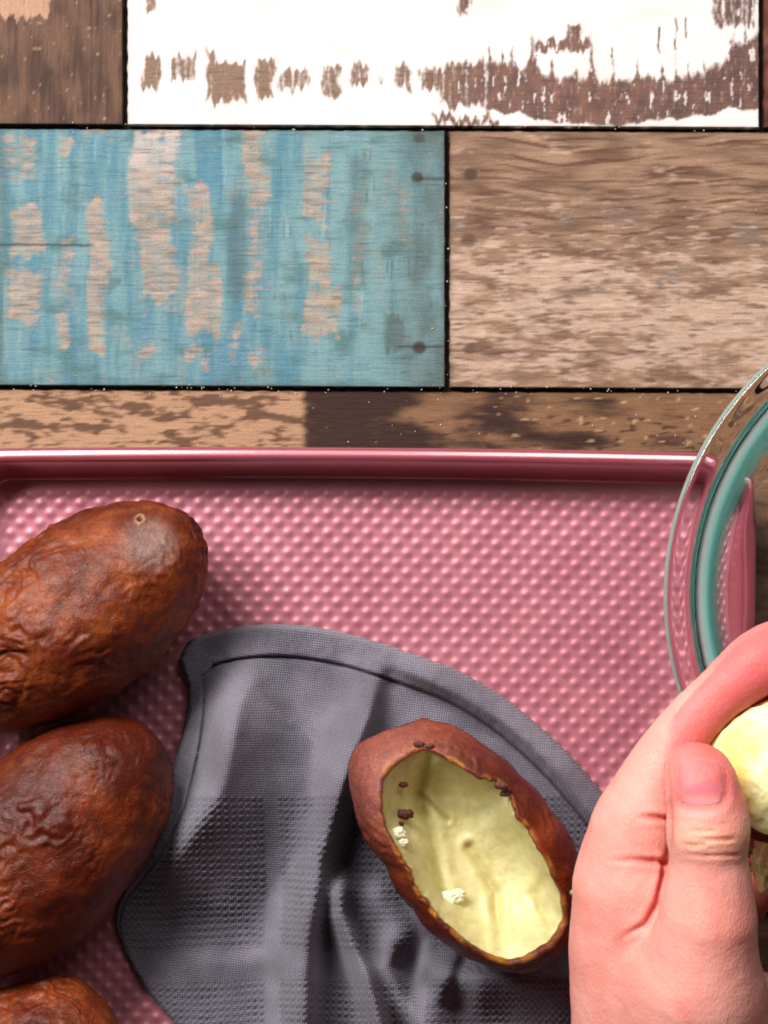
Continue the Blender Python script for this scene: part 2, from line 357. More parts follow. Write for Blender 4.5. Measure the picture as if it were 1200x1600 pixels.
def blue_col(X, Y):
    n1 = fbm(X*0.008, Y*0.008, 1); n2 = fbm(X*0.05, Y*0.006, 2); n3 = fbm(X*0.02, Y*0.09, 3)
    base = mix(lin((82, 128, 144)), lin((118, 152, 156)), sm(-.35, .45, n2+0.4*sm(400, 560, X)))
    base = mix(base, lin((82, 130, 156)), .6*sm(0.0, .5, n1)*(1-sm(350, 500, X)))
    base = mix(base, lin((78, 112, 112)), .8*sm(.0, .5, fbm(X*0.014, Y*0.03, 12)))
    base = mix(base, lin((150, 196, 200)), .5*sm(.25, .7, fbm(X*0.07, Y*0.01, 15)))
    base = mix(base, lin((150, 148, 138)), .5*sm(.05, .6, fbm(X*.03, Y*.012, 131)+.3*perlin(X*.1, Y*.15, 132)))
    M = np.zeros_like(X)
    for i, (a, b, c, d, s) in enumerate([(5, 58, 208, 282, .62), (92, 118, 214, 241, .9), (12, 66, 325, 405, 1), (14, 60, 425, 510, .95), (86, 108, 373, 465, .72), (88, 108, 478, 556, .9),
            (134, 166, 314, 562, 1.05), (134, 190, 196, 216, .9), (207, 276, 198, 350, 1.1), (216, 272, 340, 470, 1), (219, 252, 535, 562, .9), (292, 326, 285, 430, .95),
            (290, 345, 418, 525, 1.05), (292, 336, 540, 572, .9), (250, 300, 470, 490, .6), (356, 374, 500, 565, .75), (385, 414, 198, 330, .95), (390, 410, 330, 480, .65), (380, 412, 410, 500, .8), (385, 408, 548, 575, .85),
            (474, 516, 248, 345, .9), (478, 522, 372, 450, 1), (474, 530, 450, 528, 1.0), (340, 415, 196, 212, .8), (548, 570, 290, 325, .6), (552, 566, 350, 505, .58), (626, 645, 292, 380, .58), (684, 696, 210, 262, .7), (684, 696, 300, 340, .6)]):
        M = np.maximum(M, s*box(X, Y, a, b, c, d, 8, 13, i*2.9, 0.025))
    edge = 0.42*perlin(X*0.03, Y*0.13, 8)+0.34*perlin(X*0.06, Y*0.2, 4)+.22*perlin(X*.17, Y*.22, 2)
    vs = perlin(X*.13, Y*.012, 77)+.5*perlin(X*.22, Y*.03, 78)
    t = sm(0.16, 1.0, M*(.92+.3*vs)+edge*(M > .04)+.16*sm(.3, .8, vs+.3*edge))
    tan = mix(lin((184, 160, 142)), lin((156, 132, 114)), sm(-.3, .4, n3))
    tan = mix(tan, lin((214, 194, 186)), sm(330, 200, Y)*box(X, Y, 190, 290, 150, 330, 20, 5, 1)*.8)
    tan = mix(tan, lin((112, 84, 74)), .75*sm(.28, .6, perlin(X*0.02, Y*0.22, 21)))
    col = mix(base, tan, t*(.66+.24*sm(-.2, .4, perlin(X*.03, Y*.05, 98))))
    # grey weathered zones
    gz = np.maximum(sm(560, 690, X)*(0.72+0.9*fbm(X*0.03, Y*0.012, 31)), 0)
    gz = np.maximum(gz, .9*box(X, Y, 600, 632, 488, 552, 8, 10, 4)); gz = np.maximum(gz, .55*box(X, Y, 355, 385, 300, 470, 10, 8, 6))
    gz = np.maximum(gz, .5*box(X, Y, 545, 575, 240, 440, 10, 8, 9)); gz = np.maximum(gz, .5*sm(20, 0, X)); gz = np.maximum(gz, .55*sm(585, 612, Y)*sm(-.2, .3, n1+.2))
    col = mix(col, lin((82, 96, 94)), np.clip(gz, 0, .85))
    # fine dark vertical scrapes
    sc_ = sm(.42, .62, perlin(X*0.22, Y*0.018, 41))*sm(.0, .4, perlin(X*.01, Y*.02, 44))*.55
    col = mix(col, lin((60, 84, 88)), sc_*sm(250, 420, X))
    for (x0, x1, y0) in [(-20, 148, 385), (622, 700, 541), (650, 700, 279)]:
        yy = y0+perlin(X*0.05, 0, y0)*2.5
        col = mix(col, lin((48, 48, 46)), np.exp(-((Y-yy)/2.2)**2)*sm(x1+4, x1-12, X)*sm(x0-8, x0+8, X)*.85)
    return knots(X, Y, col, [(652, 277, 12, .8), (655, 543, 14, .85), (655, 216, 11, .55)])
def tan_col(X, Y):
    n1 = fbm(X*0.010, Y*0.05, 51, 5); n2 = fbm(X*0.02, Y*0.2, 53, 4)
    col = mix(lin((160, 126, 102)), lin((112, 82, 64)), sm(-.35, .45, n1))
    wav = Y+10*np.sin(X*0.012)+6*perlin(X*0.012, Y*0.02, 60)
    g = perlin(X*0.005, wav*0.12, 57)+.9*perlin(X*0.010, wav*0.19, 58)
    col = mix(col, lin((96, 58, 44)), .85*sm(.12, .6, g)*sm(520, 300, Y)*sm(700, 760, X))
    gr = sm(.08, .42, fbm(X*0.009, Y*0.014, 63))*box(X, Y, 700, 1300, 310, 500, 50, 20, 2)
    col = mix(col, lin((128, 110, 100)), .8*gr)
    # pale pink paint remains
    yb = sm(330, 430, Y)
    p = fbm(X*0.011, Y*0.045, 66, 5)*1.0+.35*perlin(X*0.05, Y*0.2, 67)
    bias = -0.30+.34*yb+.22*box(X, Y, 700, 980, 400, 520, 40, 10, 7)+.28*box(X, Y, 1000, 1260, 460, 570, 30, 10, 8)
    col = mix(col, lin((196, 164, 144)), .85*sm(-.08, .36, p+bias))
    col = mix(col, lin((220, 196, 180)), .45*sm(.35, .5, perlin(X*0.03, Y*0.22, 70)+.1*yb)*sm(280, 340, Y)*sm(610, 520, Y)*.8)
    col = mix(col, lin((96, 66, 52)), .7*sm(.34, .6, perlin(X*0.03, Y*0.2, 72))*sm(230, 300, Y))
    for (x0, x1, y0) in [(690, 740, 276), (690, 1010, 548)]:
        yy = y0+perlin(X*0.02, 0, y0)*6
        col = mix(col, lin((84, 54, 42)), np.exp(-((Y-yy)/2.0)**2)*sm(x1+4, x1-30, X)*.7)
    return knots(X, Y, col, [(735, 272, 14, .85), (732, 375, 16, .6), (733, 545, 11, .45)], (74, 50, 40))
def row3_col(X, Y):
    n1 = fbm(X*0.012, Y*0.05, 81, 5)
    a = mix(lin((178, 136, 106)), lin((104, 72, 52)), sm(-.02, .16, n1+.25*perlin(X*0.05, Y*0.2, 82)+.1*sm(690, 610, Y)-.06))
    a = mix(a, lin((96, 66, 50)), .7*sm(.3, .55, perlin(X*0.03, Y*0.17, 84)))
    dk = fbm(X*0.008, Y*0.03, 86, 5)
    b = mix(lin((134, 96, 68)), lin((54, 28, 20)), np.clip(sm(-.3, .25, dk+.5*sm(640, 690, Y)*sm(760, 600, X)+.35*sm(700, 500, X)-.3*sm(760, 1100, X)), 0, 1))
    b = mix(b, lin((70, 38, 28)), .9*sm(.25, .45, perlin(X*0.04, Y*0.16, 88)+.15*perlin(X*.2, Y*.3, 1))*sm(640, 655, Y))
    b = mix(b, lin((206, 166, 128)), .6*sm(.45, .6, perlin(X*0.06, Y*0.12, 90))*sm(720, 820, X))
    t = sm(468, 482, X+perlin(Y*.1, 1, 1)*6)
    c = mix(a, b, t)
    low = fbm(X*0.01, Y*0.04, 95)
    return mix(c, mix(lin((150, 116, 92)), lin((82, 56, 42)), sm(-.3, .3, low)), sm(720, 780, Y))
def brown_col(c1, c2, c3, sd):
    def f(X, Y):
        n = fbm(X*0.012, Y*0.05, sd, 5)
        c = mix(lin(c1), lin(c2), sm(-.35, .4, n))
        return mix(c, lin(c3), .8*sm(.15, .4, fbm(X*0.013, Y*0.03, sd+7)+.1*perlin(X*0.05, Y*0.2, sd)))
    return f
def row1left(X, Y):
    n = fbm(X*0.03, Y*0.012, 101, 5)
    c = mix(lin((108, 76, 58)), lin((70, 44, 34)), sm(-.35, .4, n+.3*perlin(X*0.2, Y*0.01, 103)))
    c = mix(c, lin((190, 146, 118)), .9*sm(.45, .6, box(X, Y, -200, 78, -30, 30, 8, 8, 4)+.2*perlin(X*.05, Y*.05, 2)))
    c = mix(c, lin((170, 140, 116)), .7*sm(.52, .7, perlin(X*0.12, Y*0.12, 105)))
    return knots(X, Y, c, [(78, 116, 8, .6)], (60, 38, 30))
G = 3.6
rows = [(-210, 200.5), (200.5, 608.5), (608.5, 1017), (1017, 1425), (1425, 1833), (1833, 2241), (-618, -210), (-1026, -618), (2241, 2650)]
plank(-300, 195.5-G, -5-200, 200.5-G, row1left, (2.6, 4), M_plankx, 1)
plank(195.5+G, 1190-G, -5-200, 200.5-G, white_col, (2.0, 2.6), M_plank, 2)
plank(1190+G, 2180-G, -5-200, 200.5-G, brown_col((120, 66, 50), (78, 40, 32), (146, 96, 72), 5), 9, M_plankx, 3)
plank(-300, 699-G, 200.5+G, 608.5-G, blue_col, (2.1, 2.3), M_plank, 4)
plank(699+G, 1690-G, 200.5+G, 608.5-G, tan_col, (4, 2.2), M_plank, 5)
plank(-200, 1480-G, 608.5+G, 1017-G, row3_col, (4.6, 2.4), M_plank, 6)
pal = [((176, 140, 116), (122, 92, 74), (206, 180, 160)), ((124, 94, 76), (80, 56, 44), (170, 130, 104)), ((104, 152, 160), (84, 120, 124), (190, 158, 140)), ((232, 222, 214), (200, 184, 172), (120, 90, 76))]
k = 0
for (y0, y1, xs) in [(608.5, 1017, [(-1200, -200), (1480, 2470)]), (200.5, 608.5, [(-1290, -300), (1690, 2680)]), (-205.5, 200.5, [(-1290, -300), (2180, 2700)]),
                     (1017, 1425, [(-1480, -490), (-490, 500), (500, 1260), (1260, 2250)]), (1425, 1833, [(-1190, -200), (-200, 790), (790, 1780), (1780, 2680)]),
                     (1833, 2241, [(-1480, -490), (-490, 500), (500, 1490), (1490, 2480)]), (2241, 2650, [(-1190, -200), (-200, 790), (790, 1780)]),
                     (-614, -205.5, [(-1190, -200), (-200, 790), (790, 1780), (1780, 2680)]), (-1022, -614, [(-490, 500), (500, 1490), (-1480, -490), (1490, 2480)])]:
    for (a, b) in xs:
        c = pal[k % 4]; k += 1
        plank(a+G, b-G, y0+G, y1-G, brown_col(*c, 10+k*3), 22, M_plank, 10+k)

# salt and crumbs lying on the boards and along the joints
r = np.random.default_rng(3)
VV, FF = [], []
ico = np.array([(1, 0, 0), (-1, 0, 0), (0, 1, 0), (0, -1, 0), (0, 0, 1), (0, 0, -1)], float)
icf = np.array([(0, 2, 4), (2, 1, 4), (1, 3, 4), (3, 0, 4), (2, 0, 5), (1, 2, 5), (3, 1, 5), (0, 3, 5)])
for i in range(140):
    u = r.random()
    if u < .45: px, py = r.uniform(0, 1200), 608.5+(-2+4*r.random())+r.normal(0, 5)
    elif u < .65: px, py = r.uniform(0, 1200), 200+r.normal(0, 4)
    elif u < .85: px, py = r.uniform(480, 1180), r.uniform(615, 695)
    elif u < .92: px, py = 699+r.normal(0, 3), r.uniform(200, 600)
    else: px, py = r.uniform(0, 1200), r.uniform(0, 690)
    py += (px-600)*.0048
    s = r.uniform(.5, 1.7)*S*(1.3 if r.random() < .1 else .85)
    zz = 0.0001+s*.7
    c = np.array([(px-600)*S, (800-py)*S, zz])
    FF.append(icf+len(VV)*6); VV.append(c+ico*s*r.uniform(.7, 1.3, (6, 3)))
o = mesh('salt_grains', np.vstack(VV), np.vstack(FF), M_salt, smooth=False)
tag(o, 'white salt grains and crumbs scattered over the painted planks', 'crumbs', kind='stuff')

# ------------------------------------------------------------------ baking tray
TZ = 0.0020
tray = empty('baking_tray', tuple(W(532, 1500)), 'pink metal baking tray with a bumpy quilted base holding the potatoes', 'baking tray')
tx0, tx1, ty0, ty1 = -14.0, 1110.0, 752.0, 2330.0   # floor edge at table level, in px units
TA = 0.0060
def tray_w(X, Y, Z):      # tray plane coordinates (px) to world
    bow = 5.0*(np.clip((X-532)/546, -1.3, 1.3)**2)*np.clip(1-(Y-ty0)/500, 0, 1)
    x2 = X-(Y-780)*TA*1.0; y2 = Y+(X-532)*TA+bow-3.0
    return np.stack([(x2-600)*S, (800-y2)*S, Z], -1)
cx, cy = (tx0+tx1)/2, (ty0+ty1)/2; hx, hy = (tx1-tx0)/2, (ty1-ty0)/2
def rr(X, Y, r, ox=0.0):
    qx = np.abs(X-cx)-(hx-r-ox); qy = np.abs(Y-cy)-(hy-r-ox)
    return np.hypot(np.maximum(qx, 0), np.maximum(qy, 0))+np.minimum(np.maximum(qx, qy), 0)-r
step = 3.1
xs = np.arange(tx0-2, tx1+4, step); ys = np.r_[np.arange(ty0-2, 1640, step), np.arange(1640, ty1+6, 5.0)]
X, Y = np.meshgrid(xs, ys, indexing='ij')
R0 = 36.0
d = rr(X, Y, R0); e = 0.5
gx = (rr(X+e, Y, R0)-rr(X-e, Y, R0))/(2*e); gy = (rr(X, Y+e, R0)-rr(X, Y-e, R0))/(2*e)
out = d > 0
Xs = np.where(out, X-d*gx, X); Ys = np.where(out, Y-d*gy, Y)
PER = 30.9
def lat(ox, oy):
    u_ = (Xs-3-ox)/PER; v_ = (Ys-789-oy)/PER
    return np.hypot(u_-np.round(u_), v_-np.round(v_))*PER
dl = np.minimum(lat(0, 0), lat(PER/2, PER/2))
bumpf = sm(-9, -24, rr(Xs, Ys, 30))*1.0
# the quilting stops with a scalloped line: the pattern fades over a few pixels
inner = sm(-20.0, -25.5, rr(Xs, Ys, 30)+3.0*np.cos(2*np.pi*(Xs+Ys)/PER))
prof = .5+.5*np.cos(np.pi*np.clip(dl/10.2, 0, 1))
Z = TZ+(0.00052*prof-0.00024)*inner*(1+.10*perlin(Xs*.02, Ys*.02, 4))
V = tray_w(Xs, Ys, Z)
F = gridfaces(*X.shape, flip=True)
keep = ~(out.reshape(-1)[F].all(axis=1))
F = F[keep]
base = mesh('quilted_base', V, F, M_tray)
reparent(base, tray)
# wall and rolled rim: offset outwards (px) and height
prof2 = [(0, 0), (2, .1), (4, .6), (6, 1.6), (9, 4), (14, 8.5), (19, 12.5), (22, 14.6), (25, 16.4), (28, 17.3), (31, 17.75), (34, 17.8), (37, 17.66), (41, 17.4), (45, 17.05), (47, 16.4), (47.8, 15.2), (47.6, 13.6), (45.5, 12.2), (42, 11.6), (38, 12.4)]
N = 96*4
def rrpath(off, rad, n):
    pts = []; ax, ay = hx+off-rad, hy+off-rad
    m_ = n//4
    # each side sampled with corners
    for (sx, sy, a0) in [(1, -1, -90), (1, 1, 0), (-1, 1, 90), (-1, -1, 180)]:
        for t in np.linspace(0, 1, m_-24, endpoint=False)*0: pass
        for t in np.linspace(0, 90, 24):
            a = math.radians(a0+t); pts.append((cx+sx*ax+rad*math.cos(a), cy+sy*ay+rad*math.sin(a)))
        nxt = {(1, -1): (1, 1), (1, 1): (-1, 1), (-1, 1): (-1, -1), (-1, -1): (1, -1)}[(sx, sy)]
        a = math.radians(a0+90)
        p0 = np.array(pts[-1]); p1 = np.array([cx+nxt[0]*ax+rad*math.cos(a), cy+nxt[1]*ay+rad*math.sin(a)])
        for t in np.linspace(0, 1, 60)[1:-1]: pts.append(tuple(p0+(p1-p0)*t))
    return np.array(pts)
loops = []
for (o_, z_) in prof2:
    P = rrpath(o_, R0+o_, N); loops.append(tray_w(P[:, 0], P[:, 1], np.full(len(P), TZ+z_/1000*0.93)))
n = len(loops[0]); A = np.array(loops)     # (m, n, 3)
V = A.transpose(1, 0, 2).reshape(-1, 3)
rim = mesh('rolled_rim', V, gridfaces(n, len(prof2), wrap_u=True), M_rim)
reparent(rim, tray)

# ------------------------------------------------------------------ potatoes
def skin_color(P, N_, sd, tone=0.0):
    n1 = fbm(P[..., 0]*42, P[..., 1]*42, P[..., 2]*42+sd, 4); n2 = fbm(P[..., 0]*140, P[..., 1]*140, P[..., 2]*140+sd, 4)
    c = mix(lin((126, 52, 20)), lin((86, 27, 10)), sm(-.35, .35, n1+tone))
    c = mix(c, lin((160, 84, 36)), .55*sm(.0, .7, n2-.35*n1-tone))
    c = mix(c, lin((70, 22, 10)), .55*sm(.1, .6, fbm(P[..., 0]*90, P[..., 1]*90, P[..., 2]*90+sd+9, 3)))
    return c
def wrinkles(P, sd, a=1.0):
    w = fbm(P[..., 0]*55, P[..., 1]*55, P[..., 2]*55+sd, 3)
    rg = 1-np.abs(fbm(P[..., 0]*95+3*w, P[..., 1]*95+2*w, P[..., 2]*95+sd+5, 3))*3.2
    rg = np.clip(rg, -1, 1)
    rf = 1-np.abs(fbm(P[..., 0]*260+2*w, P[..., 1]*260, P[..., 2]*260+sd, 2))*3.0
    msk = sm(-.25, .35, fbm(P[..., 0]*40, P[..., 1]*40, P[..., 2]*40+sd+31, 2))
    return a*(0.0020*w+0.00100*rg*msk+0.00026*rf*(0.4+msk))
def potato(cpx, cpy, L, Wd, udir, hz, z0, label, sd, tone=0.0, eyes=(), grey=None):
    zc = z0+hz*0.97; k = S*(H-zc)/H
    c = W(cpx, cpy, zc); u = np.array([udir[0], -udir[1], 0.0]); u /= np.linalg.norm(u)
    v = np.array([-u[1], u[0], 0]); w = np.array([0, 0, 1.0])
    nu, nv = 300, 210
    a = np.linspace(0, 2*np.pi, nu, endpoint=False); b = np.linspace(0, np.pi, nv)
    A_, B_ = np.meshgrid(a, b, indexing='ij')
    cb = np.cos(B_); sb = np.sin(B_)**0.90
    ax = cb*(1+.0*cb); r1 = sb*(1+0.05*cb)
    d3 = (ax*L*k)[..., None]*u+(r1*np.cos(A_)*Wd*k*(1+.04*np.sin(B_*2+sd)))[..., None]*v+(r1*np.sin(A_)*hz)[..., None]*w
    nrm = (ax/(L*k))[..., None]*u+(r1*np.cos(A_)/(Wd*k))[..., None]*v+(r1*np.sin(A_)/hz)[..., None]*w
    nrm /= np.linalg.norm(nrm, axis=-1, keepdims=True)
    disp = wrinkles(d3, sd)+0.0016*fbm(d3[..., 0]*22, d3[..., 1]*22, d3[..., 2]*22+sd, 2)
    col = skin_color(d3, nrm, sd, tone)
    if grey is not None:
        g = W(grey[0], grey[1], zc+hz*.6)-c
        dd = np.linalg.norm((d3-g)*np.array([1, 1, .7]), axis=-1)
        col = mix(col, lin((150, 120, 112)), grey[3]*sm(grey[2]*k*1.1, grey[2]*k*.3, dd+.002*fbm(d3[..., 0]*200, d3[..., 1]*200, 1)))
    for (ex, ey, er) in eyes:
        g = W(ex, ey, zc+hz*.62)-c
        dd = np.hypot(d3[..., 0]-g[0], d3[..., 1]-g[1])/(er*k); up = d3[..., 2] > 0
        disp = disp-0.0012*np.exp(-(dd/.55)**2)*up+0.0005*np.exp(-((dd-1.2)/.4)**2)*up
        col = mix(col, lin((60, 24, 12)), .9*np.exp(-(dd/.6)**2)*up)
        col = mix(col, lin((214, 158, 116)), .6*np.exp(-((dd-1.25)/.35)**2)*up)
    P = c+d3+nrm*disp[..., None]
    P[..., 2] = np.maximum(P[..., 2], z0+0.0001)
    o = mesh('baked_potato', P, gridfaces(nu, nv, wrap_u=True, flip=True), M_skin, None, {'col': col})
    tag(o, label, 'potato', 'whole baked potatoes on the tray'); return o
potato(114, 961, 234, 134, (-.8, .6), .026, TZ+.0005, 'whole baked potato nearest the top rim of the tray, tan with grey patch', 3, -.12, [(217, 811, 5)], (232, 852, 52, .8))
potato(72, 1319, 242, 139, (-.69, .72), .026, TZ+.0005, 'middle whole baked potato, dark reddish brown, lying beside the left edge of the towel', 11, .12, [])
potato(4, 1722, 222, 139, (-.69, .72), .026, TZ+.0005, 'whole baked potato at the bottom left corner, orange brown, only its tip showing', 23, -.1)

# ------------------------------------------------------------------ scooped potatoes
def polar(pts, c, th):
    P = np.array(pts, float)-np.array(c)
    a = np.arctan2(P[:, 1], P[:, 0]); r_ = np.hypot(P[:, 0], P[:, 1]); o = np.argsort(a); a, r_ = a[o], r_[o]
    a = np.r_[a[-1]-2*np.pi, a, a[0]+2*np.pi]; r_ = np.r_[r_[-1], r_, r_[0]]
    return np.interp((th+np.pi) % (2*np.pi)-np.pi, a, r_)
def scooped(root, C, outer, opening, zc, hzb, hzt, zfl, sd, dome=False, powr=3.2, marks=(), fcol=None, tone=0.0):
    nt = 420; th = np.linspace(-np.pi, np.pi, nt, endpoint=False)
    ro = polar(outer, C, th); rp = polar(opening, C, th)
    ker = np.exp(-np.linspace(-2, 2, 13)**2); ker /= ker.sum()
    cs = lambda a: np.convolve(np.r_[a[-6:], a, a[:6]], ker, 'valid')
    ro = cs(cs(ro)); rp = cs(rp)
    rp = rp+perlin(th*9, sd, 0)*2.4+perlin(th*14, sd, 3)*1.4+.2*perlin(th*70, sd, 5)
    f = np.clip(rp/ro, .2, .985)
    aend = np.arccos(f)
    k = S*(H-zc)/H; c = W(C[0], C[1], zc)
    nb = 90; t = np.linspace(0, 1, nb)
    al = -np.pi/2+(aend[:, None]+np.pi/2)*t[None, :]
    hz = np.where(al < 0, hzb, hzt)
    rad = ro[:, None]*np.cos(al)**.85; rad = np.where(al > 0, ro[:, None]*np.cos(al), rad)
    P = np.stack([rad*np.cos(th)[:, None]*k, -rad*np.sin(th)[:, None]*k, hz*np.sin(al)], -1)
    nrm = P/np.linalg.norm(P, axis=-1, keepdims=True)
    fade = sm(1.0, .93, t)[None, :]
    P1 = P+nrm*(wrinkles(P, sd, .8)*fade)[..., None]
    zr = P1[:, -1, 2]; k15 = np.exp(-np.linspace(-2, 2, 61)**2); k15 /= k15.sum()
    cs2 = lambda a: np.convolve(np.r_[a[-30:], a, a[:30]], k15, 'valid')
    zrs = cs2(zr); R0_ = np.hypot(P1[:, -1, 0], P1[:, -1, 1]); R0s = cs2(R0_)
    # thin returning lip so that the skin has thickness
    lip = P1[:, -1:, :]*np.array([1, 1, 1]); lip = lip*np.array([.965, .965, 1])+np.array([0, 0, -.0004]); lip2 = lip*np.array([.985, .985, 1])-np.array([0, 0, .0025])
    P2 = np.concatenate([P1, lip, lip2], 1)
    col = skin_color(P2, None, sd, tone)
    if dome is False:
        pk = np.exp(-((P2[..., 0]+.02)**2+(P2[..., 1]-.022)**2)/.016**2)*(P2[..., 2] > .002)
        col = mix(col, lin((172, 104, 92)), .75*pk)  # pinkish highlight on the upper skin, painted into the colour
    rimb = np.zeros(P2.shape[:2]); rimb[:, -4:] = 1
    col = mix(col, lin((176, 112, 40)), .75*rimb*sm(-.2, .4, perlin(th*5, sd, 8))[:, None])
    P2[..., 2] = np.maximum(P2[..., 2], -hzb)
    o = mesh('skin', P2+c, gridfaces(nt, nb+2, wrap_u=True), M_skin, None, {'col': col}); reparent(o, root)
    # flesh
    nr = 120; rho = np.linspace(1, 0.004, nr)[None, :]
    wn = sm(.86, 1.0, rho); Rr = ((R0_[:, None]-.0001)*wn+(R0s[:, None]-.0004)*(1-wn))*rho; zq = zr[:, None]*wn+zrs[:, None]*(1-wn)
    if dome:
        zz = zq*rho**2+zfl*(1-rho**2.2)
    else:
        zz = zfl+(zq-.0002-zfl)*rho**powr
    xw = Rr*np.cos(th)[:, None]; yw = -Rr*np.sin(th)[:, None]
    pxx = C[0]+xw/k; pyy = C[1]-yw/k
    depth = sm(1, .85, rho)
    zz = zz+depth*(0.0012*fbm(xw*45, yw*45, sd, 2)+0.00028*fbm(xw*200, yw*200, sd, 3)+.0006*np.abs(perlin(xw*70+yw*40, yw*35-xw*30, sd)))
    bcol = lin(fcol or (208, 196, 138))
    cc = mix(bcol, lin((220, 214, 158)) if fcol is None else lin((252, 246, 190)), sm(-.3, .4, fbm(xw*90, yw*90, sd+3, 4)))
    if fcol is None:
        cc = mix(cc, lin((196, 190, 126)), .6*sm(0, .4, fbm(xw*50, yw*50, sd+6, 3)))
        cc = mix(cc, lin((232, 216, 120)), .8*sm(.94, 1.0, rho)*np.ones_like(zz))
        cc = mix(cc, lin((208, 150, 50)), .8*sm(.983, 1.0, rho)*np.ones_like(zz))
    for (pts, wd, dp) in marks:
        dd, sd_, _ = pdist(pxx, pyy, pts)
        zz = zz-dp*np.exp(-(dd/wd)**2)*depth+dp*.5*np.exp(-((dd-wd*1.8)/wd)**2)*depth
        cc = mix(cc, lin((168, 158, 64)), .35*np.exp(-(dd/(wd*.7))**2)*depth)
    if dome: zz = zz+depth*(.0010*fbm(xw*170, yw*170, sd+40, 4)-.0012*np.clip(fbm(xw*90, yw*90, sd+50, 3)-.15, 0, 1))
    Pf = np.stack([xw, yw, zz], -1)
    o = mesh('flesh', Pf+c, gridfaces(nt, nr, wrap_u=True), M_flesh, None, {'col': cc}); reparent(o, root)
    return c, k
def lump(name, px, py, z, r_, mat, root, sd, sq=(1, 1, .6), seg=28, rough=.35, col=None):
    a = np.linspace(0, 2*np.pi, seg, endpoint=False); b = np.linspace(0, np.pi, seg//2+1)
    A_, B_ = np.meshgrid(a, b, indexing='ij')
    D = np.stack([np.sin(B_)*np.cos(A_), np.sin(B_)*np.sin(A_), np.cos(B_)], -1)
    rr_ = 1+rough*fbm(D[..., 0]*1.8+sd, D[..., 1]*1.8, D[..., 2]*1.8, 3)*1.6
    P = D*rr_[..., None]*np.array(sq)*r_*S+W(px, py, z)
    cols = {'col': np.broadcast_to(lin(col), P.shape)} if col is not None else None
    o = mesh(name, P, gridfaces(seg, seg//2+1, wrap_u=True, flip=True), mat, None, cols)
    if root is not None: reparent(o, root)
    return o
ZD = .036
half = empty('hollowed_potato', tuple(W(728, 1320, .008)), 'hollowed baked potato half with pale yellow inside, lying on the grey towel', 'potato')
outerD = [(548, 1200), (560, 1168), (600, 1141), (650, 1128), (700, 1133), (760, 1168), (812, 1212), (860, 1270), (898, 1330), (912, 1378), (912, 1430), (895, 1475), (860, 1503), (806, 1517), (762, 1509), (700, 1477), (645, 1418), (604, 1352), (566, 1292), (550, 1245)]
openD = [(596, 1215), (612, 1196), (640, 1176), (665, 1167), (700, 1185), (745, 1212), (778, 1219), (796, 1238), (806, 1272), (838, 1318), (864, 1368), (880, 1400), (883, 1440), (862, 1476), (832, 1494), (802, 1507), (762, 1494), (712, 1456), (672, 1412), (640, 1356), (620, 1322), (604, 1295), (594, 1250)]
ridges = [([(664, 1172), (652, 1238), (676, 1320), (694, 1400)], 10, .0016), ([(655, 1240), (700, 1285)], 5, .0006), ([(735, 1330), (775, 1400), (782, 1500)], 8, .0014), ([(860, 1350), (830, 1400), (850, 1440)], 8, .0006)]
openD = [(x-3, y-9) for x, y in openD]
cD, kD = scooped(half, (728, 1322), outerD, openD, ZD, .026, .024, -.006, 37, marks=ridges, tone=.02)
for i, (x, y, r_) in enumerate([(622, 1302, 10), (630, 1316, 7), (690, 1412, 11), (706, 1402, 12), (716, 1396, 8), (889, 1394, 5)]):
    lump('flesh_crumb', x, y, .0455 if i < 2 else (.0372 if i < 5 else .048), r_, M_crumb, half, i*3.3, (1.2, .9, .6), rough=.5)
for i, (x, y, z, r_) in enumerate([(784, 1228, .052, 9), (790, 1240, .050, 7), (632, 1272, .0405, 11), (622, 1288, .041, 7), (630, 1226, .044, 6), (655, 1163, .056, 7), (672, 1166, .056, 6)]):
    lump('skin_fleck', x, y, z, r_, M_char, half, 20+i*2.1, (1.2, .7, .35), rough=.35, seg=20)

# held piece
ZH = .101
held = empty('potato_piece', tuple(W(1290, 1202, .075)), 'pale yellow potato piece with torn brown skin edge, held between thumb and index finger', 'potato')
th_ = np.radians(np.arange(0, 360, 12))
outH = [(1289+197*math.cos(t), 1200+130*math.sin(t)*(1+.04*math.sin(3*t))) for t in th_]
opH = [(1290+(196-9)*math.cos(t), 1200+(130-9)*math.sin(t)*(1+.05*math.sin(2*t+1))) for t in th_]
scooped(held, (1292, 1200), outH, opH, ZH, .022, .012, .013, 71, dome=True, fcol=(246, 226, 128), tone=.05)
lump('flesh_scrap', 1203, 1350, .078, 26, M_flesh, held, 4.4, (.9, 1.5, .7), seg=48, rough=.5, col=(236, 214, 150))

# ------------------------------------------------------------------ towel
Tp = [(288, 1014), (298, 1000), (340, 985), (400, 976), (470, 977), (540, 989), (600, 1006), (660, 1027), (720, 1050), (790, 1092), (850, 1141), (900, 1190), (940, 1238), (970, 1275), (1015, 1340), (1080, 1440), (1180, 1600)]
Lp = [(288, 1014), (280, 1030), (282, 1046), (291, 1062), (293, 1100), (284, 1150), (270, 1198), (252, 1250), (232, 1300), (208, 1350), (187, 1400), (180, 1440), (191, 1480), (214, 1525), (245, 1568), (276, 1604), (330, 1680), (380, 1760)]
nT, nL = 520, 400
T_ = spline(Tp, nT); L_ = spline(Lp, nL)
Pp = T_[:, None, :]+(L_-L_[0])[None, :, :]
